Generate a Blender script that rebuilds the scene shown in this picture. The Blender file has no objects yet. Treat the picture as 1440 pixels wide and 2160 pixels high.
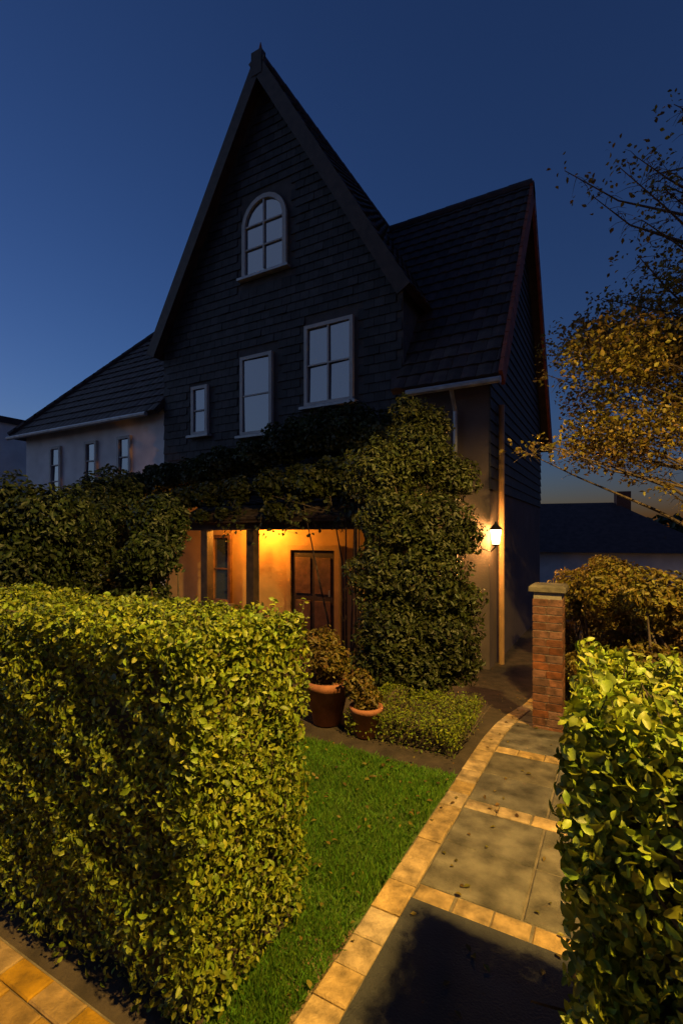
import bpy, math, random
import numpy as np
from mathutils import Vector, Matrix
random.seed(7); rng = np.random.default_rng(11)
sc = bpy.context.scene
COL = sc.collection

# ---------------------------------------------------------------- camera, sky, sun, exposure
YAW = math.radians(29.4); FPX = 1030.0; EYE = 1.7; HOR = 1130.0
cam_d = bpy.data.cameras.new('camera'); cam = bpy.data.objects.new('camera', cam_d); COL.objects.link(cam)
cam.location = (0, 0, EYE); cam.rotation_euler = (math.pi/2, 0, YAW)
cam_d.sensor_fit = 'VERTICAL'; cam_d.sensor_height = 36.0; cam_d.lens = FPX/2160*36.0
cam_d.shift_y = (HOR-1080)/2160; cam_d.clip_start = 0.05; cam_d.clip_end = 3000
sc.camera = cam

SKY_STRENGTH = 0.049
world = bpy.data.worlds.new('World'); sc.world = world; world.use_nodes = True
wn = world.node_tree.nodes; wl = world.node_tree.links
bg = wn['Background']; sky = wn.new('ShaderNodeTexSky'); sky.sky_type = 'NISHITA'; sky.sun_disc = False
sky.sun_elevation = math.radians(-0.7); sky.sun_rotation = math.radians(-86)
sky.air_density = 1.0; sky.dust_density = 0.3; sky.ozone_density = 3.7
wl.new(sky.outputs[0], bg.inputs[0]); bg.inputs[1].default_value = SKY_STRENGTH

sun_d = bpy.data.lights.new('twilight_glow', 'SUN'); sun_d.energy = 0.045; sun_d.angle = math.radians(85)
sun_d.color = (0.55, 0.7, 1.0)
sun = bpy.data.objects.new('twilight_glow', sun_d); COL.objects.link(sun)
sun.rotation_euler = (math.radians(80), 0, math.radians(-72))   # low glow from the left where the sun went down

sc.render.engine = 'CYCLES'
sc.view_settings.view_transform = 'Standard'; sc.view_settings.look = 'None'
sc.view_settings.exposure = 3.3; sc.view_settings.gamma = 1.0
try: sc.view_settings.use_curve_mapping = False
except Exception: pass

def P(px, py, Y):
    "a point Y metres ahead seen at a pixel of the 1440x2160 photograph"
    X = (px-720)/FPX*Y
    c, s = math.cos(YAW), math.sin(YAW)
    return Vector((c*X - s*Y, s*X + c*Y, EYE - (py-HOR)/FPX*Y))

def smooth(t): t = max(0.0, min(1.0, t)); return t*t*(3-2*t)
def gz(x, y): return -0.45*smooth((y-3.9)/3.4)          # the garden falls gently towards the house

# ---------------------------------------------------------------- materials
def mat(name, base, rough=0.8, var=0.25, scale=8.0, bump=0.3, bscale=60.0, metal=0.0, island=0.0, spec=0.4, trans=0.0, second=None, coat=0.0, orand=0.0):
    m = bpy.data.materials.new(name); m.use_nodes = True
    nt = m.node_tree; n = nt.nodes; l = nt.links; b = n['Principled BSDF']
    b.inputs['Roughness'].default_value = rough; b.inputs['Metallic'].default_value = metal
    b.inputs['Specular IOR Level'].default_value = spec
    if coat: b.inputs['Coat Weight'].default_value = coat
    tc = n.new('ShaderNodeTexCoord')
    nz = n.new('ShaderNodeTexNoise'); nz.inputs['Scale'].default_value = scale; nz.inputs['Detail'].default_value = 8
    l.new(tc.outputs['Object'], nz.inputs['Vector'])
    rp = n.new('ShaderNodeMixRGB'); rp.blend_type = 'MIX'
    sec = second if second else tuple(c*(1-var*1.4) for c in base)
    rp.inputs[1].default_value = (*sec, 1); rp.inputs[2].default_value = (*[min(1, c*(1+var*0.6)) for c in base], 1)
    cr = n.new('ShaderNodeMapRange'); cr.inputs[1].default_value = 0.32; cr.inputs[2].default_value = 0.68
    l.new(nz.outputs['Fac'], cr.inputs[0]); l.new(cr.outputs[0], rp.inputs[0])
    out = rp.outputs[0]
    if island:
        g = n.new('ShaderNodeNewGeometry'); hs = n.new('ShaderNodeHueSaturation')
        mr = n.new('ShaderNodeMapRange'); mr.inputs[3].default_value = 1-island; mr.inputs[4].default_value = 1+island
        l.new(g.outputs['Random Per Island'], mr.inputs[0]); l.new(mr.outputs[0], hs.inputs['Value'])
        mh = n.new('ShaderNodeMapRange'); mh.inputs[3].default_value = 0.5-0.035*island*2; mh.inputs[4].default_value = 0.5+0.035*island*2
        mlt = n.new('ShaderNodeMath'); mlt.operation = 'MULTIPLY'; mlt.inputs[1].default_value = 17.3
        fr = n.new('ShaderNodeMath'); fr.operation = 'FRACT'
        l.new(g.outputs['Random Per Island'], mlt.inputs[0]); l.new(mlt.outputs[0], fr.inputs[0]); l.new(fr.outputs[0], mh.inputs[0]); l.new(mh.outputs[0], hs.inputs['Hue'])
        l.new(out, hs.inputs['Color']); out = hs.outputs[0]
    if orand:
        oi = n.new('ShaderNodeObjectInfo'); hv = n.new('ShaderNodeHueSaturation'); mo = n.new('ShaderNodeMapRange')
        mo.inputs[3].default_value = 1-orand; mo.inputs[4].default_value = 1+orand*.6
        l.new(oi.outputs['Random'], mo.inputs[0]); l.new(mo.outputs[0], hv.inputs['Value']); l.new(out, hv.inputs['Color'])
        ms = n.new('ShaderNodeMath'); ms.operation = 'MULTIPLY'; ms.inputs[1].default_value = 7.7; mf = n.new('ShaderNodeMath'); mf.operation = 'FRACT'; mq = n.new('ShaderNodeMapRange'); mq.inputs[3].default_value = .75; mq.inputs[4].default_value = 1.15
        l.new(oi.outputs['Random'], ms.inputs[0]); l.new(ms.outputs[0], mf.inputs[0]); l.new(mf.outputs[0], mq.inputs[0]); l.new(mq.outputs[0], hv.inputs['Saturation']); out = hv.outputs[0]
    l.new(out, b.inputs['Base Color'])
    if bump:
        nb = n.new('ShaderNodeTexNoise'); nb.inputs['Scale'].default_value = bscale; nb.inputs['Detail'].default_value = 6
        l.new(tc.outputs['Object'], nb.inputs['Vector'])
        bp = n.new('ShaderNodeBump'); bp.inputs['Strength'].default_value = bump; bp.inputs['Distance'].default_value = 0.01
        l.new(nb.outputs['Fac'], bp.inputs['Height']); l.new(bp.outputs[0], b.inputs['Normal'])
    if trans:
        tr = n.new('ShaderNodeBsdfTranslucent'); l.new(out, tr.inputs['Color'])
        mx = n.new('ShaderNodeMixShader'); mx.inputs[0].default_value = trans
        l.new(b.outputs[0], mx.inputs[1]); l.new(tr.outputs[0], mx.inputs[2]); l.new(mx.outputs[0], n['Material Output'].inputs['Surface'])
    return m
def emis(name, col, s, clear=0.6):
    m = bpy.data.materials.new(name); m.use_nodes = True; b = m.node_tree.nodes['Principled BSDF']
    b.inputs['Base Color'].default_value = (*[c*0.5 for c in col], 1)
    b.inputs['Emission Color'].default_value = (*col, 1); b.inputs['Emission Strength'].default_value = s
    nt = m.node_tree; tr = nt.nodes.new('ShaderNodeBsdfTransparent'); mx = nt.nodes.new('ShaderNodeMixShader'); mx.inputs[0].default_value = clear
    nt.links.new(b.outputs[0], mx.inputs[1]); nt.links.new(tr.outputs[0], mx.inputs[2]); nt.links.new(mx.outputs[0], nt.nodes['Material Output'].inputs['Surface'])
    return m
M = {}
M['leaf_hedge'] = mat('privet_leaf', (0.16, 0.2, 0.011), 0.52, 0.15, 3, 0, island=0.45, trans=0.25)
M['leaf_dark'] = mat('laurel_leaf', (0.03, 0.045, 0.01), 0.5, 0.3, 2, 0, island=0.4, trans=0.2)
M['leaf_climb'] = mat('climber_leaf', (0.045, 0.055, 0.012), 0.5, 0.3, 2, 0, island=0.45, trans=0.3)
M['leaf_autumn'] = mat('autumn_leaf', (0.15, 0.125, 0.014), 0.5, 0.3, 1.5, 0, island=0.45, trans=0.35, second=(0.12, 0.075, 0.018))
M['grass'] = mat('grass_blade', (0.09, 0.19, 0.012), 0.6, 0.25, 2, 0, island=0.35, trans=0.25)
M['bark'] = mat('bark', (0.09, 0.065, 0.045), 0.9, 0.4, 14, 0.8, 50)
M['twig'] = mat('twig', (0.06, 0.045, 0.03), 0.9, 0.3, 14, 0.4, 50)
M['soil'] = mat('soil', (0.055, 0.04, 0.028), 0.95, 0.35, 6, 0.9, 35)
M['lawn'] = mat('lawn_ground', (0.06, 0.1, 0.015), 0.95, 0.3, 5, 0.6, 60)
M['joint'] = mat('sand_joint', (0.16, 0.13, 0.09), 0.95, 0.3, 12, 0.6, 90)
M['slab'] = mat('concrete_slab', (0.13, 0.112, 0.08), 0.78, 0.5, 7, 0.5, 90, orand=.2)
M['sett'] = mat('sandstone_sett', (0.4, 0.27, 0.12), 0.75, 0.4, 14, 0.7, 70, orand=.28)
M['paver'] = mat('pavement_paver', (0.27, 0.155, 0.03), 0.8, 0.35, 12, 0.6, 80, orand=.3)
M['asphalt'] = mat('asphalt', (0.04, 0.04, 0.042), 0.85, 0.3, 3, 0.6, 120)
M['plaster'] = mat('pale_plaster', (0.78, 0.77, 0.74), 0.85, 0.12, 2, 0.35, 40)
M['render_dark'] = mat('grey_render', (0.1, 0.075, 0.07), 0.85, 0.15, 2.5, 0.35, 40)
M['gravel'] = mat('edge_gravel', (0.14, 0.1, 0.05), 0.85, 0.4, 30, 0.8, 90, island=0.4)
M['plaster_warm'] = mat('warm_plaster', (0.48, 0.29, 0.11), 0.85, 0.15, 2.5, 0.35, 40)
M['slate'] = mat('wall_slate', (0.032, 0.032, 0.036), 0.7, 0.3, 5, 0.35, 45, island=0.35)
M['wallbase'] = mat('wall_backing', (0.07, 0.068, 0.07), 0.9, 0.2, 5, 0.2, 45)
M['rooftile'] = mat('roof_tile', (0.05, 0.035, 0.032), 0.7, 0.3, 5, 0.4, 45, island=0.35)
M['redtile'] = mat('red_verge_tile', (0.26, 0.07, 0.04), 0.75, 0.3, 6, 0.4, 50)
M['white'] = mat('painted_white_wood', (0.4, 0.4, 0.38), 0.5, 0.1, 5, 0.15, 30)
M['timber'] = mat('stained_timber', (0.16, 0.08, 0.04), 0.6, 0.35, 7, 0.4, 40)
M['timber_dark'] = mat('dark_timber', (0.045, 0.028, 0.02), 0.6, 0.35, 7, 0.4, 40)
M['iron'] = mat('black_iron', (0.02, 0.02, 0.02), 0.45, 0.2, 20, 0.15, 80, metal=0.6)
M['zinc'] = mat('zinc', (0.35, 0.36, 0.37), 0.5, 0.2, 6, 0.15, 40, metal=0.5)
M['pipe'] = mat('painted_downpipe', (0.3, 0.18, 0.09), 0.5, 0.15, 6, 0.15, 40)
M['brick'] = mat('red_brick', (0.15, 0.055, 0.025), 0.85, 0.4, 20, 0.7, 90, orand=.45)
M['mortar'] = mat('mortar', (0.25, 0.22, 0.18), 0.9, 0.2, 12, 0.5, 90)
M['terracotta'] = mat('terracotta', (0.36, 0.14, 0.07), 0.8, 0.3, 8, 0.3, 60)
M['curtain'] = mat('pale_curtain', (0.5, 0.5, 0.5), 0.9, 0.12, 3, 0.1, 20)
M['petal'] = mat('orange_petal', (0.55, 0.17, 0.02), 0.6, 0.2, 9, 0, trans=0.3)
g = bpy.data.materials.new('window_glass'); g.use_nodes = True; b = g.node_tree.nodes['Principled BSDF']
b.inputs['Base Color'].default_value = (0.5, 0.52, 0.55, 1); b.inputs['Roughness'].default_value = 0.06; b.inputs['Metallic'].default_value = 0.1
b.inputs['Specular IOR Level'].default_value = 0.9; b.inputs['Coat Weight'].default_value = 1.0; b.inputs['Coat IOR'].default_value = 2.0
b.inputs['Base Color'].default_value = (0.04, 0.06, 0.1, 1)
gn = g.node_tree.nodes; gt = gn.new('ShaderNodeTexCoord'); gz_ = gn.new('ShaderNodeTexNoise'); gz_.inputs['Scale'].default_value = 2.2
gb = gn.new('ShaderNodeBump'); gb.inputs['Strength'].default_value = .08; gb.inputs['Distance'].default_value = .03
g.node_tree.links.new(gt.outputs['Object'], gz_.inputs['Vector']); g.node_tree.links.new(gz_.outputs['Fac'], gb.inputs['Height']); g.node_tree.links.new(gb.outputs[0], b.inputs['Normal']); g.node_tree.links.new(gb.outputs[0], b.inputs['Coat Normal'])
M['glass'] = g
M['lamp_glow'] = emis('lamp_glass_lit', (1.0, 0.62, 0.25), 3.0)
M['street_glow'] = emis('street_lamp_lit', (1.0, 0.55, 0.15), 5.0)

# ---------------------------------------------------------------- helpers
def tag(o, label=None, cat=None, group=None, kind=None):
    if label: o['label'] = label
    if cat: o['category'] = cat
    if group: o['group'] = group
    if kind: o['kind'] = kind
    return o
def empty(name, loc=(0, 0, 0)):
    o = bpy.data.objects.new(name, None); o.empty_display_size = 0.2; COL.objects.link(o); o.location = loc; return o
class MB:
    def __init__(s): s.v = []; s.f = []
    def add(s, vs, fs):
        k = len(s.v); s.v += [tuple(p) for p in vs]; s.f += [tuple(i+k for i in f) for f in fs]; return s
    def box(s, x0, x1, y0, y1, z0, z1, rot=None, bev=0.0):
        if bev:
            c = bev; vs = []
            for z, e in ((z0, 0), (z1-c, 0), (z1, c)):
                vs += [(x0+e, y0+e, z), (x1-e, y0+e, z), (x1-e, y1-e, z), (x0+e, y1-e, z)]
            fs = [(3, 2, 1, 0), (8, 9, 10, 11)]
            for k in (0, 4):
                for i in range(4): j = (i+1) % 4; fs.append((k+i, k+j, k+4+j, k+4+i))
        else:
            vs = [(x0, y0, z0), (x1, y0, z0), (x1, y1, z0), (x0, y1, z0), (x0, y0, z1), (x1, y0, z1), (x1, y1, z1), (x0, y1, z1)]
            fs = [(3, 2, 1, 0), (4, 5, 6, 7), (0, 1, 5, 4), (1, 2, 6, 5), (2, 3, 7, 6), (3, 0, 4, 7)]
        if rot: vs = [rot @ Vector(p) for p in vs]
        return s.add(vs, fs)
    def tube(s, pts, rad, n=7, cap=True):
        pts = [Vector(p) for p in pts]; k0 = len(s.v)
        if not hasattr(rad, '__len__'): rad = [rad]*len(pts)
        for i, p in enumerate(pts):
            d = (pts[min(i+1, len(pts)-1)] - pts[max(i-1, 0)]).normalized()
            a = d.cross(Vector((0.13, 0.21, 1)) if abs(d.z) < 0.9 else Vector((1, 0.2, 0))).normalized(); bb = d.cross(a)
            for j in range(n):
                t = 2*math.pi*j/n; s.v.append(tuple(p + (a*math.cos(t)+bb*math.sin(t))*rad[i]))
        for i in range(len(pts)-1):
            for j in range(n):
                q = (j+1) % n; s.f.append((k0+i*n+j, k0+i*n+q, k0+(i+1)*n+q, k0+(i+1)*n+j))
        if cap:
            s.f.append(tuple(k0+j for j in range(n))[::-1]); s.f.append(tuple(k0+(len(pts)-1)*n+j for j in range(n)))
        return s
    def lathe(s, c, prof, n=16):
        k0 = len(s.v); c = Vector(c)
        for r, z in prof:
            for j in range(n):
                t = 2*math.pi*(j+0.5)/n; s.v.append((c.x+r*math.cos(t), c.y+r*math.sin(t), c.z+z))
        for i in range(len(prof)-1):
            for j in range(n):
                q = (j+1) % n; s.f.append((k0+i*n+j, k0+i*n+q, k0+(i+1)*n+q, k0+(i+1)*n+j))
        s.f.append(tuple(k0+j for j in range(n))[::-1]); s.f.append(tuple(k0+(len(prof)-1)*n+j for j in range(n)))
        return s
    def build(s, name, m, parent=None, smooth_=False, loc=None):
        me = bpy.data.meshes.new(name); me.from_pydata(s.v, [], s.f); me.materials.append(m); me.update()
        if smooth_: me.polygons.foreach_set('use_smooth', [True]*len(me.polygons))
        o = bpy.data.objects.new(name, me); COL.objects.link(o)
        if parent: o.parent = parent
        if loc: o.location = loc
        return o

# leaves: n oval leaves as one mesh, each a folded pair of quads
def leaf_strings(points, hang, nleaf):
    P_, N_ = [], []; mb = MB()
    for p in points:
        p = Vector(p); L = random.uniform(*hang); k = 5
        pts = [p+Vector((random.gauss(0, .03)*i, random.gauss(0, .03)*i, -L*i/k)) for i in range(k+1)]
        mb.tube(pts, [.004, .0035, .003, .0025, .002, .0012], 4, False)
        for j in range(nleaf):
            t = random.random()*k; i = min(k-1, int(t)); q = pts[i].lerp(pts[i+1], t-i); P_.append(tuple(q+Vector((random.gauss(0, .035), random.gauss(0, .035), 0)))); N_.append((random.gauss(0, .5), -1, .3))
    return mb, np.array(P_), np.array(N_)
def leaf_mesh(name, pos, nrm, size, m, parent=None, width=0.5, jitter=0.7, fine=False):
    pos = np.asarray(pos, float); n = len(pos); nrm = np.asarray(nrm, float)
    size = np.broadcast_to(size, (n,))*rng.uniform(0.65, 1.25, n)
    nn = nrm + rng.normal(0, jitter, (n, 3)); nn /= np.linalg.norm(nn, axis=1)[:, None]
    t = rng.normal(0, 1, (n, 3)); t[:, 2] += 0.35; t -= nn*(t*nn).sum(1)[:, None]; t /= np.linalg.norm(t, axis=1)[:, None]
    w = np.cross(nn, t)
    L = size[:, None]; W = (size*width*rng.uniform(0.8, 1.15, n))[:, None]
    sag = nn*L*0.12
    if fine:
        rows = [(-.27, .36), (.03, .5), (.28, .33)]; cup = nn*W*0.22; R_ = [pos - t*L*.5]
        for a_, w_ in rows:
            c_ = pos + t*L*a_ - nn*L*(a_*a_*.5)*rng.uniform(.2, 1.2, n)[:, None]
            R_ += [c_+w*W*w_+cup*w_*2, c_, c_-w*W*w_+cup*w_*2]
        R_.append(pos + t*L*.5 - nn*L*.14)
        v = np.stack(R_, 1).reshape(-1, 3); B = np.arange(n)*11
        tri = [(0, 2, 1), (0, 3, 2), (7, 8, 10), (8, 9, 10)]; qd = [(1, 2, 5, 4), (2, 3, 6, 5), (4, 5, 8, 7), (5, 6, 9, 8)]
        f = np.concatenate([(B[:, None]+np.array([sum(map(list, tri), [])])).reshape(-1), (B[:, None]+np.array([sum(map(list, qd), [])])).reshape(-1)])
        st = np.concatenate([np.arange(4*n)*3, 12*n+np.arange(4*n)*4])
        me = bpy.data.meshes.new(name); me.vertices.add(len(v)); me.vertices.foreach_set('co', v.reshape(-1))
        me.loops.add(len(f)); me.loops.foreach_set('vertex_index', f.astype(np.int32))
        me.polygons.add(8*n); me.polygons.foreach_set('loop_start', st.astype(np.int32)); me.polygons.foreach_set('use_smooth', np.ones(8*n, bool))
        me.update(calc_edges=True); me.materials.append(m)
        o = bpy.data.objects.new(name, me); COL.objects.link(o)
        if parent: o.parent = parent
        o['kind'] = 'stuff'
        return o
    v = np.stack([pos - t*L*0.5, pos + w*W*0.5 - t*L*0.05 + sag, pos + t*L*0.5 - sag*0.8, pos - w*W*0.5 - t*L*0.05 + sag,
                  pos + w*W*0.36 + t*L*0.26 + sag*.5, pos - w*W*0.36 + t*L*0.26 + sag*.5, ], 1).reshape(-1, 3)
    base = (np.arange(n)*6)[:, None]
    f = (base + np.array([[0, 1, 4, 2, 0, 2, 5, 3]])).reshape(-1)
    me = bpy.data.meshes.new(name); me.vertices.add(len(v)); me.vertices.foreach_set('co', v.reshape(-1))
    me.loops.add(len(f)); me.loops.foreach_set('vertex_index', f.astype(np.int32))
    me.polygons.add(2*n); me.polygons.foreach_set('loop_start', np.arange(2*n, dtype=np.int32)*4)
    me.update(calc_edges=True); me.materials.append(m)
    o = bpy.data.objects.new(name, me); COL.objects.link(o)
    if parent: o.parent = parent
    o['kind'] = 'stuff'
    return o
def nz3(p, s, seed=0.0):
    "cheap smooth noise, about -1..1"
    p = np.asarray(p)*s + seed
    return (np.sin(p[:, 0]*1.7+np.sin(p[:, 1]*2.3+1))*np.cos(p[:, 1]*1.9+np.sin(p[:, 2]*1.5)) + np.sin(p[:, 2]*2.7+p[:, 0]*1.1+np.sin(p[:, 1]*3.1)))*0.6

def ellip_leaves(blobs, dens, shell=0.45, flat=0.5):
    "points on and just inside ellipsoids, normals outwards"
    Ps, Ns = [], []
    for (c, r) in blobs:
        c = np.array(c); r = np.array(r); area = 4*math.pi*(r.prod())**(2/3)
        n = int(area*dens); d = rng.normal(0, 1, (n, 3)); d /= np.linalg.norm(d, axis=1)[:, None]
        k = 1 - shell*rng.random(n)**1.6
        k *= 1 + 0.22*nz3(d, 2.6, c[0]*3)
        p = c + d*r*k[:, None]; Ps.append(p); nn = d.copy(); nn[:, 2] += 0.25; Ns.append(nn)
    return np.concatenate(Ps), np.concatenate(Ns)

# ---------------------------------------------------------------- ground and sky-side setting
def ground_sheet():
    xs = np.concatenate([np.linspace(-900, -14, 12), np.linspace(-12, 8, 61), np.linspace(10, 900, 12)])
    ys = np.concatenate([np.linspace(-900, -6, 10), np.linspace(-2, 12, 57), np.linspace(14, 1200, 14)])
    m = MB(); 
    vs = [(x, y, gz(x, y) - (0.012 if y > 1 else 0.02) + (0.012*math.sin(x*2.1)*math.cos(y*1.7) if y > 5 else 0)) for y in ys for x in xs]
    nx = len(xs); fs = [(j*nx+i, j*nx+i+1, (j+1)*nx+i+1, (j+1)*nx+i) for j in range(len(ys)-1) for i in range(nx-1)]
    m.add(vs, fs); return tag(m.build('ground', M['soil'], smooth_=True), kind='structure')
ground_sheet()
HQ = 8.0                                     # front plane of the house
PL, PR = -0.979, 0.25                        # garden path, left and right edge
# road, kerb, pavement on the street side
m = MB(); m.box(-60, 60, -7.2, -1.75, -0.16, -0.012); tag(m.build('road', M['asphalt']), kind='structure')
m = MB()
for i in range(-20, 20): m.box(i*0.9+0.004, i*0.9+0.896, -1.75, -1.6, -0.16, 0.012, bev=0.012)
tag(m.build('kerb', M['slab']), kind='structure')
pav = MB(); pav.box(-60, 60, -1.6, 1.1, -0.15, -0.008); pav = tag(pav.build('pavement', M['joint']), kind='structure')
k = 0
for j in range(13):
    y0 = -0.26+j*0.104
    for i in range(-20, 4):
        x0 = i*0.208+(0.104 if j % 2 else 0)
        if x0 < -3.4 or x0 > 0.4 or (x0 > -1.1 and y0 < .3): continue
        h = random.uniform(0.0, 0.005)
        MB().box(x0+.003, x0+.205, y0+.003, y0+.101, -0.02, 0.004+h, bev=0.006).build('paver', M['paver'], pav)

# lawn
lm = MB()
xs = np.linspace(-7.5, PL-0.002, 30); ys = np.linspace(1.84, 3.38, 20)
lm.add([(x, y, gz(x, y)+0.004) for y in ys for x in xs], [(j*30+i, j*30+i+1, (j+1)*30+i+1, (j+1)*30+i) for j in range(19) for i in range(29)])
tag(lm.build('lawn', M['lawn'], smooth_=True), kind='structure')
def grass(n, x0, x1, y0, y1, label='short green lawn grass beyond the left hedge, along the pale path edging'):
    x = rng.uniform(x0, x1, n); y = rng.uniform(y0, y1, n); z = np.array([gz(a, b) for a, b in zip(x, y)])
    h = rng.uniform(0.02, 0.05, n)*(1+0.3*nz3(np.stack([x, y, y], 1), 3)); a = rng.uniform(0, 6.28, n); w = 0.0028
    dx, dy = np.cos(a)*w, np.sin(a)*w; lx, ly = rng.normal(0, 0.014, n), rng.normal(0, 0.014, n)
    v = np.stack([np.stack([x-dx, y-dy, z], 1), np.stack([x+dx, y+dy, z], 1), np.stack([x+lx*.4+dx*.7, y+ly*.4+dy*.7, z+h*.6], 1), np.stack([x+lx, y+ly, z+h], 1)], 1).reshape(-1, 3)
    f = (np.arange(n)*4)[:, None]+np.array([[0, 1, 2, 0, 2, 3]])
    me = bpy.data.meshes.new('grass'); me.from_pydata(v.tolist(), [], f.reshape(-1, 3).tolist()); me.materials.append(M['grass'])
    o = bpy.data.objects.new('grass', me); COL.objects.link(o)
    tag(o, label, 'grass', kind='stuff')
gp_ = MB()
for _ in range(2600):
    x, y = (random.uniform(-1.24, PL-.01), random.uniform(1.02, 1.86)); q_ = random.uniform(.006, .014)
    rt = Matrix.Translation((x, y, 0)) @ Matrix.Rotation(random.random()*6, 4, 'Z') @ Matrix.Rotation(random.random(), 4, 'X')
    gp_.box(-q_, q_, -q_*.8, q_*.8, -q_*.6, q_*.5, rot=rt)
tag(gp_.build('gravel', M['gravel']), 'strip of loose ochre gravel between the left hedge end and the path edging', 'gravel', kind='stuff')
grass(9000, -1.24, PL-.01, 1.02, 1.86, 'thin grass tufts on the narrow strip between the left hedge end and the path')
grass(70000, -3.6, PL-0.005, 1.86, 3.4)

# garden path: bed, sandstone setts along the edges and in cross bands, grey slabs between
path = MB()
ys = np.linspace(0.9, 6.9, 25)
path.add([(x, y, gz(x, y)+0.008) for y in ys for x in (PL, PR)], [(2*i, 2*i+1, 2*i+3, 2*i+2) for i in range(24)])
path = tag(path.build('garden_path', M['joint']), kind='structure')
def sett(x0, x1, y0, y1, m, name, h0=0.0):
    z = gz((x0+x1)/2, (y0+y1)/2)
    j = lambda: random.uniform(-.003, .003)
    dz = random.uniform(0, 0.006)+h0
    sl = (gz(0, y1)-gz(0, y0))
    mb = MB().box(x0+.004+j(), x1-.004+j(), y0+.004+j(), y1-.004+j(), z-0.03, z+0.014+dz, bev=0.007)
    mb.v = [(p[0], p[1], p[2]+sl*((p[1]-(y0+y1)/2)/(y1-y0))) for p in mb.v]
    mb.build(name, m, path)
SW = 0.144
MB().box(PL+SW+.002, PR-SW-.002, .96, 2.138, -.02, .019).build('shadow_dark_apron', M['asphalt'], path)  # near panel coloured dark to deepen the right hedge's shadow on the path
y = 0.95
while y < 6.6:
    L = random.uniform(0.15, 0.21)
    sett(PL, PL+SW, y, y+L, M['sett'], 'edging_stone', 0.004); 
    if y > 1.4: sett(PR-SW, PR, y, y+L, M['sett'], 'edging_stone', 0.004)
    y += L
bands = [0.9, 2.14, 3.02, 3.92, 4.82, 5.72]
for q0 in bands[1:]:
    x = PL+SW
    while x < PR-SW-0.03:
        L = min(random.uniform(0.16, 0.2), PR-SW-x); sett(x, x+L, q0, q0+0.115, M['sett'], 'band_stone'); x += L
for a, bq in zip(bands[:-1], bands[1:]):
    ya, yb = a+0.115, bq; ym = (ya+yb)/2
    xa, xb = PL+SW, PR-SW; xm = xa+(xb-xa)*0.5
    for (u0, u1) in ((xa, xm), (xm, xb)):
        for (w0, w1) in ((ya, ym), (ym, yb)):
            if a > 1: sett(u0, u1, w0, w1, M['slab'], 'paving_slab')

# ---------------------------------------------------------------- street lamp (stands on the pavement right of the camera)
LX, LY, LZ = 1.75, 0.74, 5.0
sl = tag(empty('street_lamp', (LX, LY, 0)), 'tall iron street lamp with an amber lantern standing on the pavement before the right hedge', 'street lamp')
MB().lathe((0, 0, 0), [(0.11, 0), (0.11, 0.25), (0.075, 0.35), (0.06, 0.9), (0.045, 1.0), (0.035, 4.7), (0.06, 4.75), (0.06, 4.82)], 12).build('pole', M['iron'], sl, True)
MB().lathe((0, 0, 4.82), [(0.07, 0), (0.13, 0.3), (0.13, 0.32)], 6).build('lantern_glass', M['street_glow'], sl)
MB().lathe((0, 0, 5.14), [(0.17, 0), (0.15, 0.05), (0.05, 0.16), (0.02, 0.24)], 6).build('lantern_cap', M['iron'], sl)
ld = bpy.data.lights.new('street_lamp_bulb', 'SPOT'); ld.spot_size = math.radians(163); ld.spot_blend = 0.3; ld.energy = 870; ld.color = (1.0, 0.62, 0.15); ld.shadow_soft_size = 0.09
lo = bpy.data.objects.new('street_lamp_bulb', ld); COL.objects.link(lo); lo.parent = sl; lo.location = (0, 0, 4.6)
lo.location = (-0.0, 0.0, 4.86)
sl.children[1].visible_shadow = True

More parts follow.
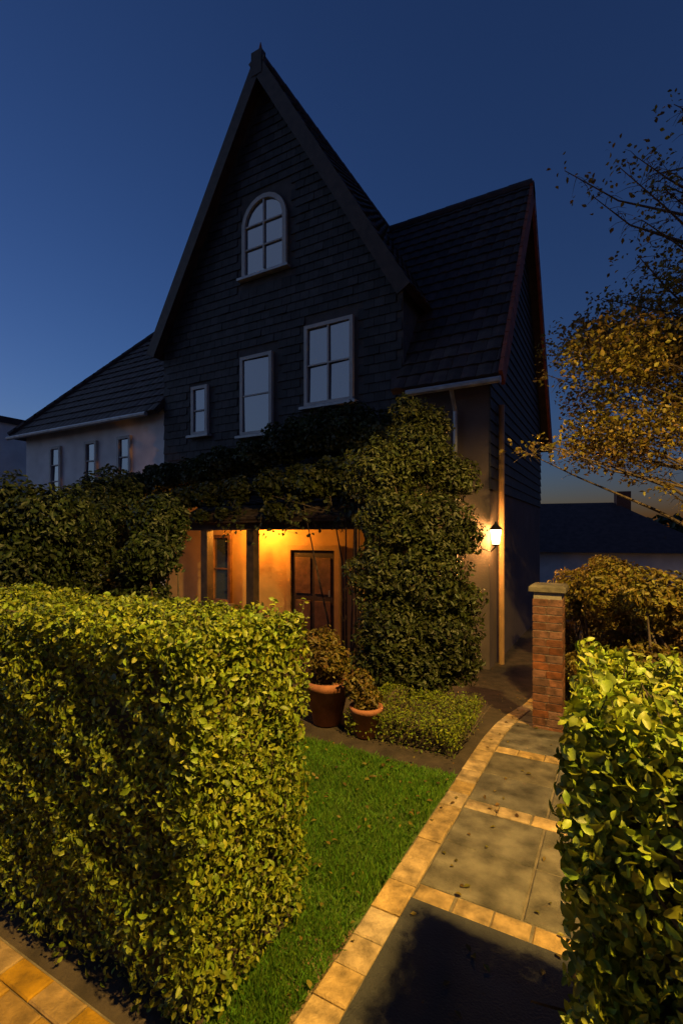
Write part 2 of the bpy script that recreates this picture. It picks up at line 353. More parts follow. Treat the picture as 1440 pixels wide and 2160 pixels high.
# ---------------------------------------------------------------- hedges
def hedge(name, x0, x1, y0, y1, zt, dens_front, label, group, flare=0.0, far=None, lsize=0.029, seed=0.0, fine=True):
    root = tag(empty(name, ((x0+x1)/2, (y0+y1)/2, 0)), label, 'hedge', group)
    core = MB(); ins = 0.10
    fx = flare
    bx0, bx1 = x0+ins, x1-ins
    core.add([(bx0+fx, y0+ins, 0), (bx1, y0+ins, 0), (bx1, y1-ins, 0), (bx0+fx, y1-ins, 0), (bx0, y0+ins, zt-ins), (bx1, y0+ins, zt-ins), (bx1, y1-ins, zt-ins), (bx0, y1-ins, zt-ins)],
             [(3, 2, 1, 0), (4, 5, 6, 7), (0, 1, 5, 4), (1, 2, 6, 5), (2, 3, 7, 6), (3, 0, 4, 7)])
    o = core.build('twig_mass', M['twig'], root); o.location = -root.location; o['kind'] = 'stuff'
    # twigs reaching out
    tw = MB()
    for _ in range(500):
        x = random.uniform(x0, x1); z = random.uniform(0.05, zt); s = random.choice((0, 1, 2, 3))
        a = Vector((x, (y0+y1)/2+random.uniform(-.2, .2), z-0.15))
        b_ = Vector((x+random.uniform(-.1, .1), y0+.05 if s in (0, 1) else y1-.04, z)) if s < 3 else Vector((x, (y0+y1)/2+random.uniform(-.3, .3), zt-.04))
        if random.random() < 0.2: a = Vector((x0+.2, b_.y, z-.1)); b_ = Vector((x0+0.14, random.uniform(y0, y1), z))
        tw.tube([a, b_], [0.005, 0.002], 3, False)
    for i in range(int((x1-x0)/0.35)):
        x = x0+0.15+i*0.35+random.uniform(-.05, .05); tw.tube([(x, (y0+y1)/2, -0.02), (x+random.uniform(-.05, .05), (y0+y1)/2+random.uniform(-.06, .06), zt-0.2)], [0.022, 0.01], 6)
    o = tw.build('branches', M['bark'], root); o.location = -root.location; o['kind'] = 'stuff'
    # leaf shell: faces front(-y), back(+y), top, both ends
    Ps, Ns = [], []
    def face(n, fn, nrm):
        uv = rng.random((n, 2)); dep = rng.random(n)**1.4*0.16
        p = fn(uv); nr = np.tile(np.array(nrm, float), (n, 1))
        bump = 0.026*nz3(p, 5, seed)+0.016*nz3(p, 17, seed)
        Ps.append(p + nr*(bump - dep)[:, None]); Ns.append(nr)
    def spans():
        if far is None: return [(x0, x1, dens_front)]
        return [(x0, far[0], far[1]), (far[0], x1, dens_front)] if far[2] == 'left' else [(x0, far[0], dens_front), (far[0], x1, far[1])]
    for a, b_, dn in spans():
        L = b_-a
        lean = lambda z: fx*(1-z/zt)
        face(int(L*zt*dn), lambda uv: np.stack([a+uv[:, 0]*L, np.full(len(uv), y0), uv[:, 1]*zt], 1), (0, -1, 0))
        face(int(L*zt*dn*0.5), lambda uv: np.stack([a+uv[:, 0]*L, np.full(len(uv), y1), uv[:, 1]*zt], 1), (0, 1, 0))
        face(int(L*(y1-y0)*dn*1.1), lambda uv: np.stack([a+uv[:, 0]*L, y0+uv[:, 1]*(y1-y0), np.full(len(uv), zt)], 1), (0, 0, 1))
    W = y1-y0
    face(int(W*zt*dens_front*1.1), lambda uv: np.stack([np.full(len(uv), x1), y0+uv[:, 0]*W, uv[:, 1]*zt], 1), (1, 0, 0))
    face(int(W*zt*dens_front*1.1), lambda uv: np.stack([x0+fx*(1-uv[:, 1]), y0+uv[:, 0]*W, uv[:, 1]*zt], 1), (-1, 0, 0))
    Pp = np.concatenate(Ps); Nn = np.concatenate(Ns)
    # gaps where the twigs show, thin towards the woody foot
    g_ = nz3(Pp, 9, seed+5) ; keep = (rng.random(len(Pp)) > np.clip((g_-0.25)*1.2, 0, .6)) & (rng.random(len(Pp)) < np.clip(.25+Pp[:, 2]*3.2, 0, 1))
    Pp, Nn = Pp[keep], Nn[keep]
    # young shoots above the clipped top
    ns = int(min(x1-x0, 3)*60*min(1, zt)); lim = (x1-3.0, x1) if far and far[2] == 'left' else (x0, min(x1, x0+3))
    sh = MB(); Q = []
    for _ in range(ns):
        x = random.uniform(*lim); y = random.uniform(y0, y1); h = random.uniform(.01, .055)*(1 if zt > 1 else .6); d = Vector((random.gauss(0, .015), random.gauss(0, .015), h))
        a_ = Vector((x, y, zt-.02)); sh.tube([a_, a_+d*1.3], [.0018, .001], 3, False)
        for f_ in (.6, .85, 1.1, 1.3): Q.append(a_+d*f_+Vector((random.gauss(0, .008), random.gauss(0, .008), 0)))
    o = sh.build('shoots', M['twig'], root); o.location = -root.location; o['kind'] = 'stuff'
    Q = np.array([tuple(q) for q in Q]); Pp = np.concatenate([Pp, Q]); Nn = np.concatenate([Nn, np.tile([0, 0, 1.0], (len(Q), 1))])
    Pp = Pp - np.array(root.location)[None, :]
    leaf_mesh('foliage', Pp, Nn, rng.choice([.6, .85, 1.0, 1.2], len(Pp))*lsize, M['leaf_hedge'], root, 0.54, 0.6, fine=fine)
    return root
hedge('clipped_hedge', -8.0, -1.2, 1.157, 1.83, 1.36, 12000, 'long clipped green hedge left of the path with its lit end by the lawn', 'clipped hedges along the pavement', far=(-3.4, 3500, 'left'))
hedge('clipped_hedge', -0.09, 5.0, 1.02, 1.73, 1.36, 15000, 'clipped hedge close on the right of the path, its flat top glowing yellow', 'clipped hedges along the pavement', flare=0.1, far=(1.3, 3000, 'right'), seed=3.0)

# ---------------------------------------------------------------- the house
A0 = -3.266                                  # x of the gable's right corner
G = -0.5                                     # ground under the house
house = tag(empty('house', (A0-3.0, HQ, 0)), 'dark steep gabled house with red roof edges behind the hedges', 'house')
def hb(mb, name, m, parent=house, sm=False):
    o = mb.build(name, m, parent, sm)
    o.location = -house.location if parent is house else (0, 0, 0)
    return o
AX = A0-3.02; ZA = 11.36; SL = 1.672; ZE = 6.3; XL = A0-6.04; HD = 8.2
def prism(pts2, y0, y1):
    n = len(pts2); vs = [(x, y0, z) for x, z in pts2]+[(x, y1, z) for x, z in pts2]
    fs = [tuple(range(n)), tuple(range(2*n-1, n-1, -1))]+[(i, n+i, n+(i+1) % n, (i+1) % n) for i in range(n)]
    return MB().add(vs, fs)
# main body (upper gable backing) and ground floor
hb(prism([(XL, 2.6), (A0, 2.6), (A0, ZE-.15), (AX, ZA-.22), (XL, ZE-.15)], HQ, HQ+HD), 'gable_wall', M['wallbase'])
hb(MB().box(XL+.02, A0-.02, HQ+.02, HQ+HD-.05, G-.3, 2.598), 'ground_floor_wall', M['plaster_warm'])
# slates hung on the gable
openings = [(A0-3.65, A0-2.41, 7.05, 8.75), (A0-2.03, A0-.96, 4.15, 5.82), (A0-3.65, A0-2.82, 3.75, 5.5), (A0-5.08, A0-4.59, 3.9, 5.08)]
sm_ = MB(); z = 2.6; r = 0
while z < ZA-0.3:
    x = XL+(0.11 if r % 2 else 0)
    while x < A0:
        w = 0.215; cx = x+w/2; zt_ = z+0.2
        inside = cx > XL+0.05 and cx < A0-0.05 and (zt_ < ZA-0.25-abs(cx-AX)*SL)
        hit = any(cx > o[0]-.13 and cx < o[1]+.13 and z+.1 > o[2]-.12 and z+.1 < o[3]+.12 for o in openings)
        if inside and not hit:
            d = random.uniform(0, .004)+(random.random() < .03)*.012
            sm_.add([(x+.003, HQ-.026-d, z), (x+w-.003, HQ-.026-d, z), (x+w-.003, HQ-.004, zt_+.02), (x+.003, HQ-.004, zt_+.02),
                     (x+.003, HQ, z), (x+w-.003, HQ, z)], [(0, 1, 2, 3), (4, 5, 1, 0), (4, 0, 3), (1, 5, 2)])
        x += w
    z += 0.17; r += 1
hb(sm_, 'wall_slates', M['slate'])['kind'] = 'stuff'

# roofs: base slab + rows of tiles
def roof_plane(c0, c1, t1, t0, name='roof_slope', thick=0.1, tile=True, tm=None, ew=0.3, tw=0.24):
    "c0,c1 eave ends, t1,t0 ridge ends (over c1 / c0)"
    c0, c1, t1, t0 = map(Vector, (c0, c1, t1, t0)); n = (c1-c0).cross(t0-c0).normalized()
    if n.z < 0: n = -n
    vs = [c0, c1, t1, t0]+[p-n*thick for p in (c0, c1, t1, t0)]
    o = hb(MB().add(vs, [(0, 1, 2, 3), (7, 6, 5, 4), (0, 4, 5, 1), (1, 5, 6, 2), (2, 6, 7, 3), (3, 7, 4, 0)]), name, M['rooftile'])
    if not tile: return o
    u = (c1-c0).normalized(); v = (t0-c0)-u*(t0-c0).dot(u)
    H = v.length; v.normalize(); mb = MB(); W = (c1-c0).length; a0 = (t0-c0).dot(u); a1 = (t1-c0).dot(u)
    k = 0; y = 0
    while y < H-0.05:
        f = y/H; xa = a0*f; xb = W+(a1-W)*f; x = xa+(tw/2 if k % 2 else 0)
        while x < xb-0.06:
            w = min(tw, xb-x); d = random.uniform(0, .008)
            p = lambda X, Y, Z: c0+u*X+v*Y+n*Z
            y2 = min(y+ew+.03, H)
            mb.add([p(x+.004, y-.02, .035+d), p(x+w-.004, y-.02, .035+d), p(x+w-.004, y2, .008), p(x+.004, y2, .008), p(x+.004, y-.02, .004), p(x+w-.004, y-.02, .004), p(x+w/2, y-.02, .05+d), p(x+w/2, y2, .02)],
                   [(0, 6, 7, 3), (6, 1, 2, 7), (4, 5, 1, 6, 0), (4, 0, 3), (1, 5, 2)])
            x += tw
        y += ew; k += 1
    t = hb(mb, 'roof_tiles', tm or M['rooftile']); t['kind'] = 'stuff'
    return o
OV = 0.28
yf, yb = HQ-OV, HQ+HD
dx = 0.22
roof_plane((A0+dx, yf, ZE-dx*SL), (A0+dx, yb, ZE-dx*SL), (AX, yb, ZA), (AX, yf, ZA))
roof_plane((XL-dx, yf, ZE-dx*SL), (XL-dx, yb, ZE-dx*SL), (AX, yb, ZA), (AX, yf, ZA))
# barge boards, ridge, finial
for s in (1, -1):
    xe = A0+dx if s > 0 else XL-dx
    a = Vector((xe, yf-.03, ZE-dx*SL)); b_ = Vector((AX, yf-.03, ZA))
    nn = Vector((s*SL, 0, 1)).normalized()
    vs = [a+nn*.03, b_+nn*.03, b_-nn*.24, a-nn*.24]; vs += [p+Vector((0, .035, 0)) for p in vs]
    hb(MB().add(vs, [(0, 1, 2, 3), (7, 6, 5, 4), (0, 4, 5, 1), (1, 5, 6, 2), (2, 6, 7, 3), (3, 7, 4, 0)]), 'barge_board', M['timber_dark'])
hb(MB().box(AX-.13, AX+.13, yf-.04, yf+.1, ZA-.42, ZA+.06), 'apex_block', M['timber_dark'])
def ridge(p0, p1, r=0.11, name='ridge_tile', m=None):
    p0, p1 = Vector(p0), Vector(p1); n = max(1, int((p1-p0).length/0.42))
    for i in range(n):
        a = p0.lerp(p1, i/n); c = p0.lerp(p1, (i+1)/n)
        hb(MB().tube([a, c+(c-a)*0.03], [r, r*0.93], 8), name, m or M['rooftile'])
ridge((AX, yf, ZA+.0), (AX, yb, ZA+.0))
hb(MB().lathe((AX, yf+.1, ZA), [(0.06, 0), (0.05, .08), (0.08, .13), (0.04, .19), (0.008, .34)], 10), 'finial', M['redtile'], sm=True)

# right wing: ridge runs to the right, end gable towards the right
WE = A0+1.48; WZ = 9.12; WEZ = 4.64; DB = 5.88; DM = 2.94
ws = (WZ-WEZ)/DM
end = [(HQ+.01, G-.3), (HQ+DB, G-.3), (HQ+DB, WEZ-.1), (HQ+DM, WZ-.2), (HQ+.01, WEZ-.1)]
n = len(end); vs = [(A0-.6, y, z) for y, z in end]+[(WE, y, z) for y, z in end]
hb(MB().add(vs, [tuple(range(n))[::-1], tuple(range(n, 2*n))]+[(i, (i+1) % n, n+(i+1) % n, n+i) for i in range(n)]), 'wing_wall', M['render_dark'])
# weatherboards on the end gable, one board each
z = 2.45; 
while z < WZ-0.5:
    lo_ = HQ-.02; hi_ = HQ+DB+.02
    if z > WEZ-.2:
        k = (z-(WEZ-.15))/ws; lo_ = HQ+k+.1; hi_ = HQ+DB-k-.1
    if hi_-lo_ > 0.25:
        hb(MB().add([(WE+.004, lo_, z), (WE+.004, hi_, z), (WE+.036, hi_, z), (WE+.036, lo_, z), (WE+.004, lo_, z+.2), (WE+.004, hi_, z+.2), (WE+.012, hi_, z+.2), (WE+.012, lo_, z+.2)],
                    [(0, 1, 2, 3), (7, 6, 5, 4), (3, 2, 6, 7), (0, 3, 7, 4), (1, 5, 6, 2)]), 'weatherboard', M['slate'])
    z += 0.185
roof_plane((A0-.1, HQ-.3, WEZ-.3*ws), (WE+.22, HQ-.3, WEZ-.3*ws), (WE+.22, HQ+DM, WZ), (AX+1.4, HQ+DM, WZ))
roof_plane((A0-.1, HQ+DB+.5, WEZ-.5*ws+.15), (WE+.22, HQ+DB+.5, WEZ-.5*ws+.15), (WE+.22, HQ+DM, WZ), (AX+1.4, HQ+DM, WZ))
ridge((AX+1.5, HQ+DM, WZ), (WE+.22, HQ+DM, WZ))
# red verge tiles along the wing's end
for s in (-1, 1):
    y_e = HQ+DM+s*(DM+(.5 if s > 0 else .3)); z_e = WEZ-(.5*ws-.15 if s > 0 else .3*ws)
    p0 = Vector((WE+.24, y_e, z_e)); p1 = Vector((WE+.24, HQ+DM, WZ)); L = (p1-p0).length; k = int(L/.3)
    dr = (p1-p0).normalized(); nn = Vector((0, s*ws, 1)).normalized()
    for i in range(k):
        a = p0+dr*(i*L/k); c = a+dr*(L/k+.02)
        vs = [a+nn*.06, c+nn*.05, c-nn*.22, a-nn*.22]; vs = [p+Vector((-.03, 0, 0)) for p in vs]+[p+Vector((.03, 0, 0)) for p in vs]
        hb(MB().add(vs, [(3, 2, 1, 0), (4, 5, 6, 7), (0, 1, 5, 4), (1, 2, 6, 5), (2, 3, 7, 6), (3, 0, 4, 7)]), 'verge_tile', M['redtile'])
# gutter and downpipes
hb(MB().tube([(A0+.2, HQ-.36, WEZ-.33*ws-.06), (WE+.25, HQ-.36, WEZ-.33*ws-.06)], .055, 8), 'gutter', M['zinc'])
hb(MB().tube([(A0+.95, HQ-.34, WEZ-.3*ws-.1), (A0+.95, HQ-.08, WEZ-.9), (A0+.95, HQ-.08, G)], .04, 8), 'downpipe', M['zinc'])
hb(MB().tube([(WE+.09, HQ+.5, 3.9), (WE+.09, HQ+.5, G-.05)], .05, 8), 'downpipe', M['pipe'])

# left wing, pale plaster under a hipped roof
LE = A0-12.0; LZ_ = 4.71; LR = 8.0
hb(MB().box(LE, XL-.001, HQ+.05, HQ+5.0, G-.3, LZ_), 'side_wing_wall', M['plaster'])
roof_plane((LE-.3, HQ-.25, LZ_-.1), (XL+.0, HQ-.25, LZ_-.1), (XL+.0, HQ+2.45, LR), (A0-9.1, HQ+2.45, LR))
roof_plane((LE-.3, HQ+5.15, LZ_-.1), (LE-.3, HQ-.25, LZ_-.1), (A0-9.1, HQ+2.45, LR-.002), (A0-9.1, HQ+2.45, LR))
roof_plane((LE-.3, HQ+5.15, LZ_-.1), (XL+.0, HQ+5.15, LZ_-.1), (XL+.0, HQ+2.45, LR), (A0-9.1, HQ+2.45, LR), tile=False)
ridge((LE-.3, HQ-.25, LZ_-.06), (A0-9.1, HQ+2.45, LR+.02)); ridge((A0-9.1, HQ+2.45, LR+.02), (XL, HQ+2.45, LR+.02))
hb(MB().tube([(LE-.3, HQ-.32, LZ_-.16), (XL-.25, HQ-.32, LZ_-.16)], .055, 8), 'gutter', M['zinc'])

# windows on the front: frame, panes, glazing bars, sill
def window(x0, x1, z0, z1, yq, arch=False, bars=(1, 1), curtain=True, fm='white', fw=.07):
    w = empty('window', ((x0+x1)/2, yq, z0)); w.parent = house; w.location = Vector(((x0+x1)/2, yq, z0))-house.location
    X0, X1, Z1 = x0-(x0+x1)/2, x1-(x0+x1)/2, z1-z0
    def pb(mb, nm, m): return mb.build(nm, m, w)
    if arch:
        r_ = (X1-X0)/2; zc = Z1-r_; pts_o = [(X0, 0)]+[(X0, zc)]+[(-r_*math.cos(t), zc+r_*math.sin(t)) for t in np.linspace(0.15, math.pi-0.15, 11)]+[(X1, zc), (X1, 0)]
        k = (r_-fw)/r_; pts_i = [(X0+fw, 0.0)]+[(X0+fw, zc)]+[(-r_*k*math.cos(t), zc+r_*k*math.sin(t)) for t in np.linspace(0.15, math.pi-0.15, 11)]+[(X1-fw, zc), (X1-fw, 0.0)]
        mb = MB(); q = len(pts_o); vs = [(x, -.07, z) for x, z in pts_o]+[(x, -.07, z) for x, z in pts_i]+[(x, .0, z) for x, z in pts_o]+[(x, .0, z) for x, z in pts_i]
        fs = []
        for i in range(q-1):
            fs += [(i, i+1, q+i+1, q+i), (2*q+i+1, 2*q+i, i, i+1)[::-1], (q+i, q+i+1, 3*q+i+1, 3*q+i)]
        pb(mb.add(vs, fs), 'frame', M[fm])
        pts = pts_i; pb(MB().add([(x, -.02, z) for x, z in pts], [tuple(range(len(pts)))]), 'pane', M['glass'])
        Z1b = Z1-fw
    else:
        mb = MB(); mb.box(X0, X0+fw, -.07, .01, 0, Z1); mb.box(X1-fw, X1, -.07, .01, 0, Z1); mb.box(X0+fw, X1-fw, -.07, .01, Z1-fw, Z1); mb.box(X0+fw, X1-fw, -.07, .01, 0, fw)
        pb(mb, 'frame', M[fm])
        nx, nzz = bars; iw = (X1-X0-2*fw)/(nx+1); ih = (Z1-2*fw)/(nzz+1)
        for i in range(nx+1):
            for j in range(nzz+1):
                a = X0+fw+i*iw; c = fw+j*ih; t = random.uniform(-.009, .009); t2 = random.uniform(-.012, .012)
                pb(MB().add([(a, -.022+t, c), (a+iw, -.022-t, c), (a+iw, -.022-t+t2, c+ih), (a, -.022+t+t2, c+ih)], [(0, 1, 2, 3)]), 'pane', M['glass'])
        Z1b = Z1-fw
    for i in range(bars[0]):
        xx = X0+fw+(i+1)*(X1-X0-2*fw)/(bars[0]+1); pb(MB().box(xx-.016, xx+.016, -.06, -.018, fw, Z1b), 'glazing_bar', M[fm])
    for j in range(bars[1]):
        zz = fw+(j+1)*(Z1-2*fw)/(bars[1]+1); pb(MB().box(X0+fw, X1-fw, -.056, -.019, zz-.014, zz+.014), 'glazing_bar', M[fm])
    pb(MB().box(X0-.08, X1+.08, -.14, .0, -.06, -.002, bev=.01), 'sill', M['zinc'])
    return w
window(A0-3.6, A0-2.46, 7.1, 8.7, HQ-.02, arch=True, bars=(1, 2), fw=.09)
window(A0-2.03, A0-.96, 4.2, 5.77, HQ-.02, bars=(1, 1))
window(A0-3.65, A0-2.82, 3.8, 5.45, HQ-.02, bars=(0, 1))
window(A0-5.08, A0-4.59, 3.95, 5.04, HQ-.02, bars=(0, 1))
for a_ in (7.25, 8.6, 10.2): window(A0-a_-.5, A0-a_, 2.7, 4.2, HQ+.045, bars=(0, 2))
# end gable window of the wing
# entrance porch: posts, beam, lean-to roof, dark door in a warm lit wall
PX0, PX1 = A0-3.6, A0+.1
ddoor = empty('door', (A0-1.9, HQ, G)); ddoor.parent = house; ddoor.location = Vector((A0-1.85, HQ-.0, G+.2))-house.location
MB().box(-.5, .5, -.045, .0, 0, 1.72).build('door_leaf', M['timber_dark'], ddoor)
for (xa, xb) in ((-.4, -.05), (.05, .4)):
    for (za, zb) in ((.15, .75), (.88, 1.58)): MB().box(xa, xb, -.062, -.046, za, zb, bev=.012).build('door_panel', M['timber'], ddoor)
MB().tube([(.4, -.1, .85), (.4, -.1, .97)], .014, 8).build('handle', M['zinc'], ddoor)
fr = MB(); fr.box(-.6, -.5, -.09, .0, -.0, 1.82); fr.box(.5, .6, -.09, .0, -.0, 1.82); fr.box(-.5, .5, -.09, .0, 1.72, 1.82); fr.build('door_frame', M['plaster_warm'], ddoor)
PD = 1.3
for x in (A0-3.46, A0-2.36, A0-.02):
    hb(MB().box(x-.08, x+.08, HQ-PD, HQ-PD+.16, G+.05, 1.8), 'porch_post', M['timber_dark' if x != PX0 else 'timber_dark'])
hb(MB().box(PX0-.2, PX1+.2, HQ-PD-.02, HQ-PD+.18, 1.802, 1.97), 'porch_beam', M['timber_dark'])
roof_plane((PX0-.3, HQ-PD-.25, 1.98), (PX1+.3, HQ-PD-.25, 1.98), (PX1+.3, HQ-.03, 2.75), (PX0-.3, HQ-.03, 2.75), name='porch_roof', thick=.06)
hb(MB().box(PX0-.1, PX1+.1, HQ-PD-.1, HQ+.0, G-.2, G+.12), 'porch_floor', M['slab'])
for i, (d0, hh) in enumerate(((.42, .02), (.8, -.1))):
    hb(MB().box(A0-2.7, A0-1.0, HQ-PD-.1-d0, HQ-PD-.1-d0+.4, G-.25, G+hh, bev=.015), 'step', M['slab'])
# a tall lit window left of the door inside the porch
window(A0-4.5, A0-3.95, G+.75, 1.72, HQ+.015, bars=(0, 1), fm='timber')

# ---------------------------------------------------------------- lamps on the house
def lantern(name, loc, label, power, col=(1.0, 0.55, 0.16), r=.05, wall='x'):
    t = tag(empty(name, loc), label, 'lantern')
    MB().lathe((0, 0, -.12), [(.055, 0), (.085, .22)], 6).build('lamp_glass', M['lamp_glow'], t)
    MB().lathe((0, 0, .102), [(.11, 0), (.1, .02), (.03, .09), (.012, .13)], 6).build('lamp_cap', M['iron'], t)
    MB().lathe((0, 0, -.155), [(.02, 0), (.06, .015), (.06, .033)], 6).build('lamp_base', M['iron'], t)
    d = (-1, 0, 0) if wall == 'x' else (0, 1, 0)
    MB().tube([(0, 0, -.16), (d[0]*.08, d[1]*.08, -.24), (d[0]*.2, d[1]*.2, -.2)], .012, 6).build('bracket', M['iron'], t)
    ld = bpy.data.lights.new(name+'_bulb', 'POINT'); ld.energy = power; ld.color = col; ld.shadow_soft_size = r
    lo = bpy.data.objects.new(name+'_bulb', ld); COL.objects.link(lo); lo.parent = t; lo.location = (0.0, -.0, -.0)
    return t
lantern('wall_lantern', (WE+.13, HQ-.13, 1.69), 'glowing wall lantern on the near corner of the right wing', 24, (1.0, .48, .12))
lantern('porch_lantern', (A0-2.95, HQ-.5, 1.93), 'amber lantern hidden under the vine covered porch roof beside the door', 30, (1.0, .36, .03), wall='y')

# ---------------------------------------------------------------- shrubs and climbers
def stems(mb, base, blobs, n=8, r=.02):
    base = Vector(base)
    for i in range(n):
        c, rr = random.choice(blobs); t = Vector(c)+Vector([random.uniform(-.6, .6)*q for q in rr])
        b0 = base+Vector((random.uniform(-.15, .15), random.uniform(-.1, .1), 0)); mid = b0.lerp(t, .5)+Vector((random.uniform(-.12, .12), random.uniform(-.12, .12), .08))
        if (t-b0).length > 2.6 and abs(t.x-b0.x) > .8: mid = Vector((b0.x+random.uniform(-.08, .08), b0.y, b0.z+2.45))
        mb.tube([b0, mid, t], [r, r*.7, r*.25], 5)
def shrub(name, base, blobs, label, cat, dens=1500, ls=.055, m='leaf_dark', group=None, nst=14, shell=.5, wid=.5, core=True):
    root = tag(empty(name, base), label, cat, group); rl = Vector(base)
    bl = [((c[0]-rl.x, c[1]-rl.y, c[2]-rl.z), r) for c, r in blobs]
    mb = MB(); stems(mb, (0, 0, 0), bl, nst); mb.build('stems', M['bark'], root)
    p, nn = ellip_leaves(bl, dens, shell); keep = p[:, 2] > 0.0
    leaf_mesh('foliage', p[keep], nn[keep], ls, M[m], root, wid, .7)
    return root
def blobline(n, c, spread, r0, r1):
    return [((c[0]+random.uniform(-1, 1)*spread[0], c[1]+random.uniform(-1, 1)*spread[1], c[2]+random.uniform(-1, 1)*spread[2]), tuple(random.uniform(r0, r1)*k for k in (1, 1, .85))) for _ in range(n)]
random.seed(5); rng = np.random.default_rng(5)
# climber over the porch roof and up the gable
c = Vector((A0-3.0, HQ-.75, 2.75))
bl = []
for a_, zz, dd, rr in ((4.9, 2.9, .7, .45), (4.2, 3.0, .7, .45), (3.5, 3.1, .8, .42), (2.8, 3.2, .7, .42), (2.1, 3.4, .6, .5), (1.4, 3.5, .6, .55), (.8, 3.5, .6, .55), (.3, 3.3, .6, .55), (3.1, 2.45, 1.5, .3), (2.5, 2.5, 1.5, .3), (3.7, 2.4, 1.5, .28), (1.7, 2.55, 1.5, .32), (1.0, 2.55, 1.5, .4), (4.3, 2.3, 1.5, .32), (.4, 2.6, 1.4, .45), (5.4, 2.9, .6, .5), (6.3, 2.7, .6, .55), (7.0, 2.4, .8, .6), (-.1, 2.3, .8, .5), (3.2, 2.05, 1.62, .16), (1.6, 2.1, 1.62, .18), (2.7, 2.1, 1.62, .12), (4.9, 2.0, 1.3, .4), (5.6, 2.1, 1.2, .5), (5.2, 1.5, 1.3, .4)):
    bl.append(((A0-a_, HQ-dd, zz), (rr*1.15, rr*.75, rr*.75)))
shrub('climbing_vine', (A0-.25, HQ-1.5, G), bl, 'dense dark climbing vine spilling over the porch roof below the gable windows', 'climber', 1300, .08, 'leaf_climb', nst=9, wid=.75)
vine = COL.objects['climbing_vine']
hb_ = [(A0-random.uniform(-.1, 4.6), HQ-1.5-random.uniform(0, .2), random.uniform(2.05, 2.4)) for _ in range(34)]
smb, p_, n_ = leaf_strings(hb_, (.25, .6), 16)
o = smb.build('hanging_shoots', M['twig'], vine); o.location = -vine.location; o['kind'] = 'stuff'
o = leaf_mesh('hanging_leaves', p_, n_, .07, M['leaf_climb'], vine, .7, .5); o.location = -vine.location
# shrub mass on the left, before the pale wing
for (px, Y, top, w, lab) in ((60, 5.6, 1010, .95, 'broad dark evergreen shrub at the left edge behind the hedge'), (318, 5.9, 1015, .62, 'dark evergreen shrub between the left edge and the lit porch'), (190, 7.2, 985, 1.0, 'tall dark shrub rising in front of the pale side wing')):
    b0 = P(px, 1200, Y); zt_ = P(px, top, Y).z; g0 = gz(b0.x, b0.y)
    bl = [((b0.x+random.uniform(-w, w)*.6, b0.y+random.uniform(-.4, .4), g0+(zt_-g0)*f), (w*.6, w*.5, w*.45)) for f in (.25, .4, .55, .62, .7, .78, .82)]
    shrub('evergreen_shrub', (b0.x, b0.y, g0), bl, lab, 'shrub', 1000, .07, 'leaf_dark', 'dark shrubs before the house')
# tall shrub right of the porch (px 750..1010)
b0 = P(890, 1400, 5.6); g0 = gz(b0.x, b0.y)
bl = []
for px, py, Y, r_ in ((800, 1000, 5.8, .42), (880, 960, 5.9, .42), (950, 1010, 5.9, .32), (830, 1100, 5.5, .42), (920, 1120, 5.5, .42), (970, 1130, 5.6, .25), (800, 1210, 5.4, .36), (900, 1230, 5.3, .45), (960, 1270, 5.4, .3), (830, 1330, 5.2, .4), (930, 1350, 5.2, .4), (960, 1400, 5.2, .25), (800, 1400, 5.2, .3), (880, 1420, 5.1, .35), (860, 870, 6.0, .22), (910, 900, 6.0, .25)):
    bl.append((tuple(P(px, py, Y)), (r_, r_, r_*.95)))
shrub('leafy_shrub', (b0.x, b0.y, g0), bl, 'tall leafy shrub growing between the porch and the wall lantern', 'shrub', 1500, .06, 'leaf_climb', nst=26)
# low clipped box hedge at the far end of the lawn
hedge('low_box_hedge', -2.0, -1.06, 3.62, 4.5, .24, 8000, 'low clipped square box hedge at the far end of the lawn', None, lsize=.022, seed=8.0, fine=False)
# fallen leaves
fl = []
for _ in range(190): fl.append((random.uniform(PL-.5, PR), random.uniform(1.0, 6.5)))
for _ in range(160): fl.append((random.uniform(-3, PL), random.uniform(1.85, 3.4)))
fp = np.array([(x, y, gz(x, y)+.026+(.025 if x < PL else 0)) for x, y in fl])
tag(leaf_mesh('fallen_leaves', fp, np.tile([0, 0, 1.0], (len(fp), 1)), .032, M['leaf_autumn'], None, .6, .25), 'scattered fallen autumn leaves on the path and lawn', 'leaves', kind='stuff')
random.seed(12)
# lit shrubs behind the right hedge (px 1180..1440, y 1150..1340)
for (px, Y, top, w, lab) in ((1350, 4.6, 1165, .5, 'yellow lit bushy shrub behind the right hedge under the tree'), (1225, 5.6, 1200, .36, 'small orange lit shrub just right of the brick post'), (1240, 6.6, 1165, .6, 'dim bushy shrub farthest back between the brick post and the tree'), (1470, 4.0, 1190, .5, 'bushy shrub at the right edge behind the hedge')):
    b0 = P(px, 1300, Y); g0 = gz(b0.x, b0.y); zt_ = P(px, top, Y).z
    bl = [((b0.x+random.uniform(-w, w)*.7, b0.y+random.uniform(-w, w)*.5, g0+(zt_-g0)*f), (w*.55, w*.5, w*.42)) for f in (.12, .22, .35, .45, .55, .65, .75, .84)]
    shrub('garden_shrub', (b0.x, b0.y, g0), bl, lab, 'shrub', 1900, .05, 'leaf_autumn', 'shrubs behind the right hedge')

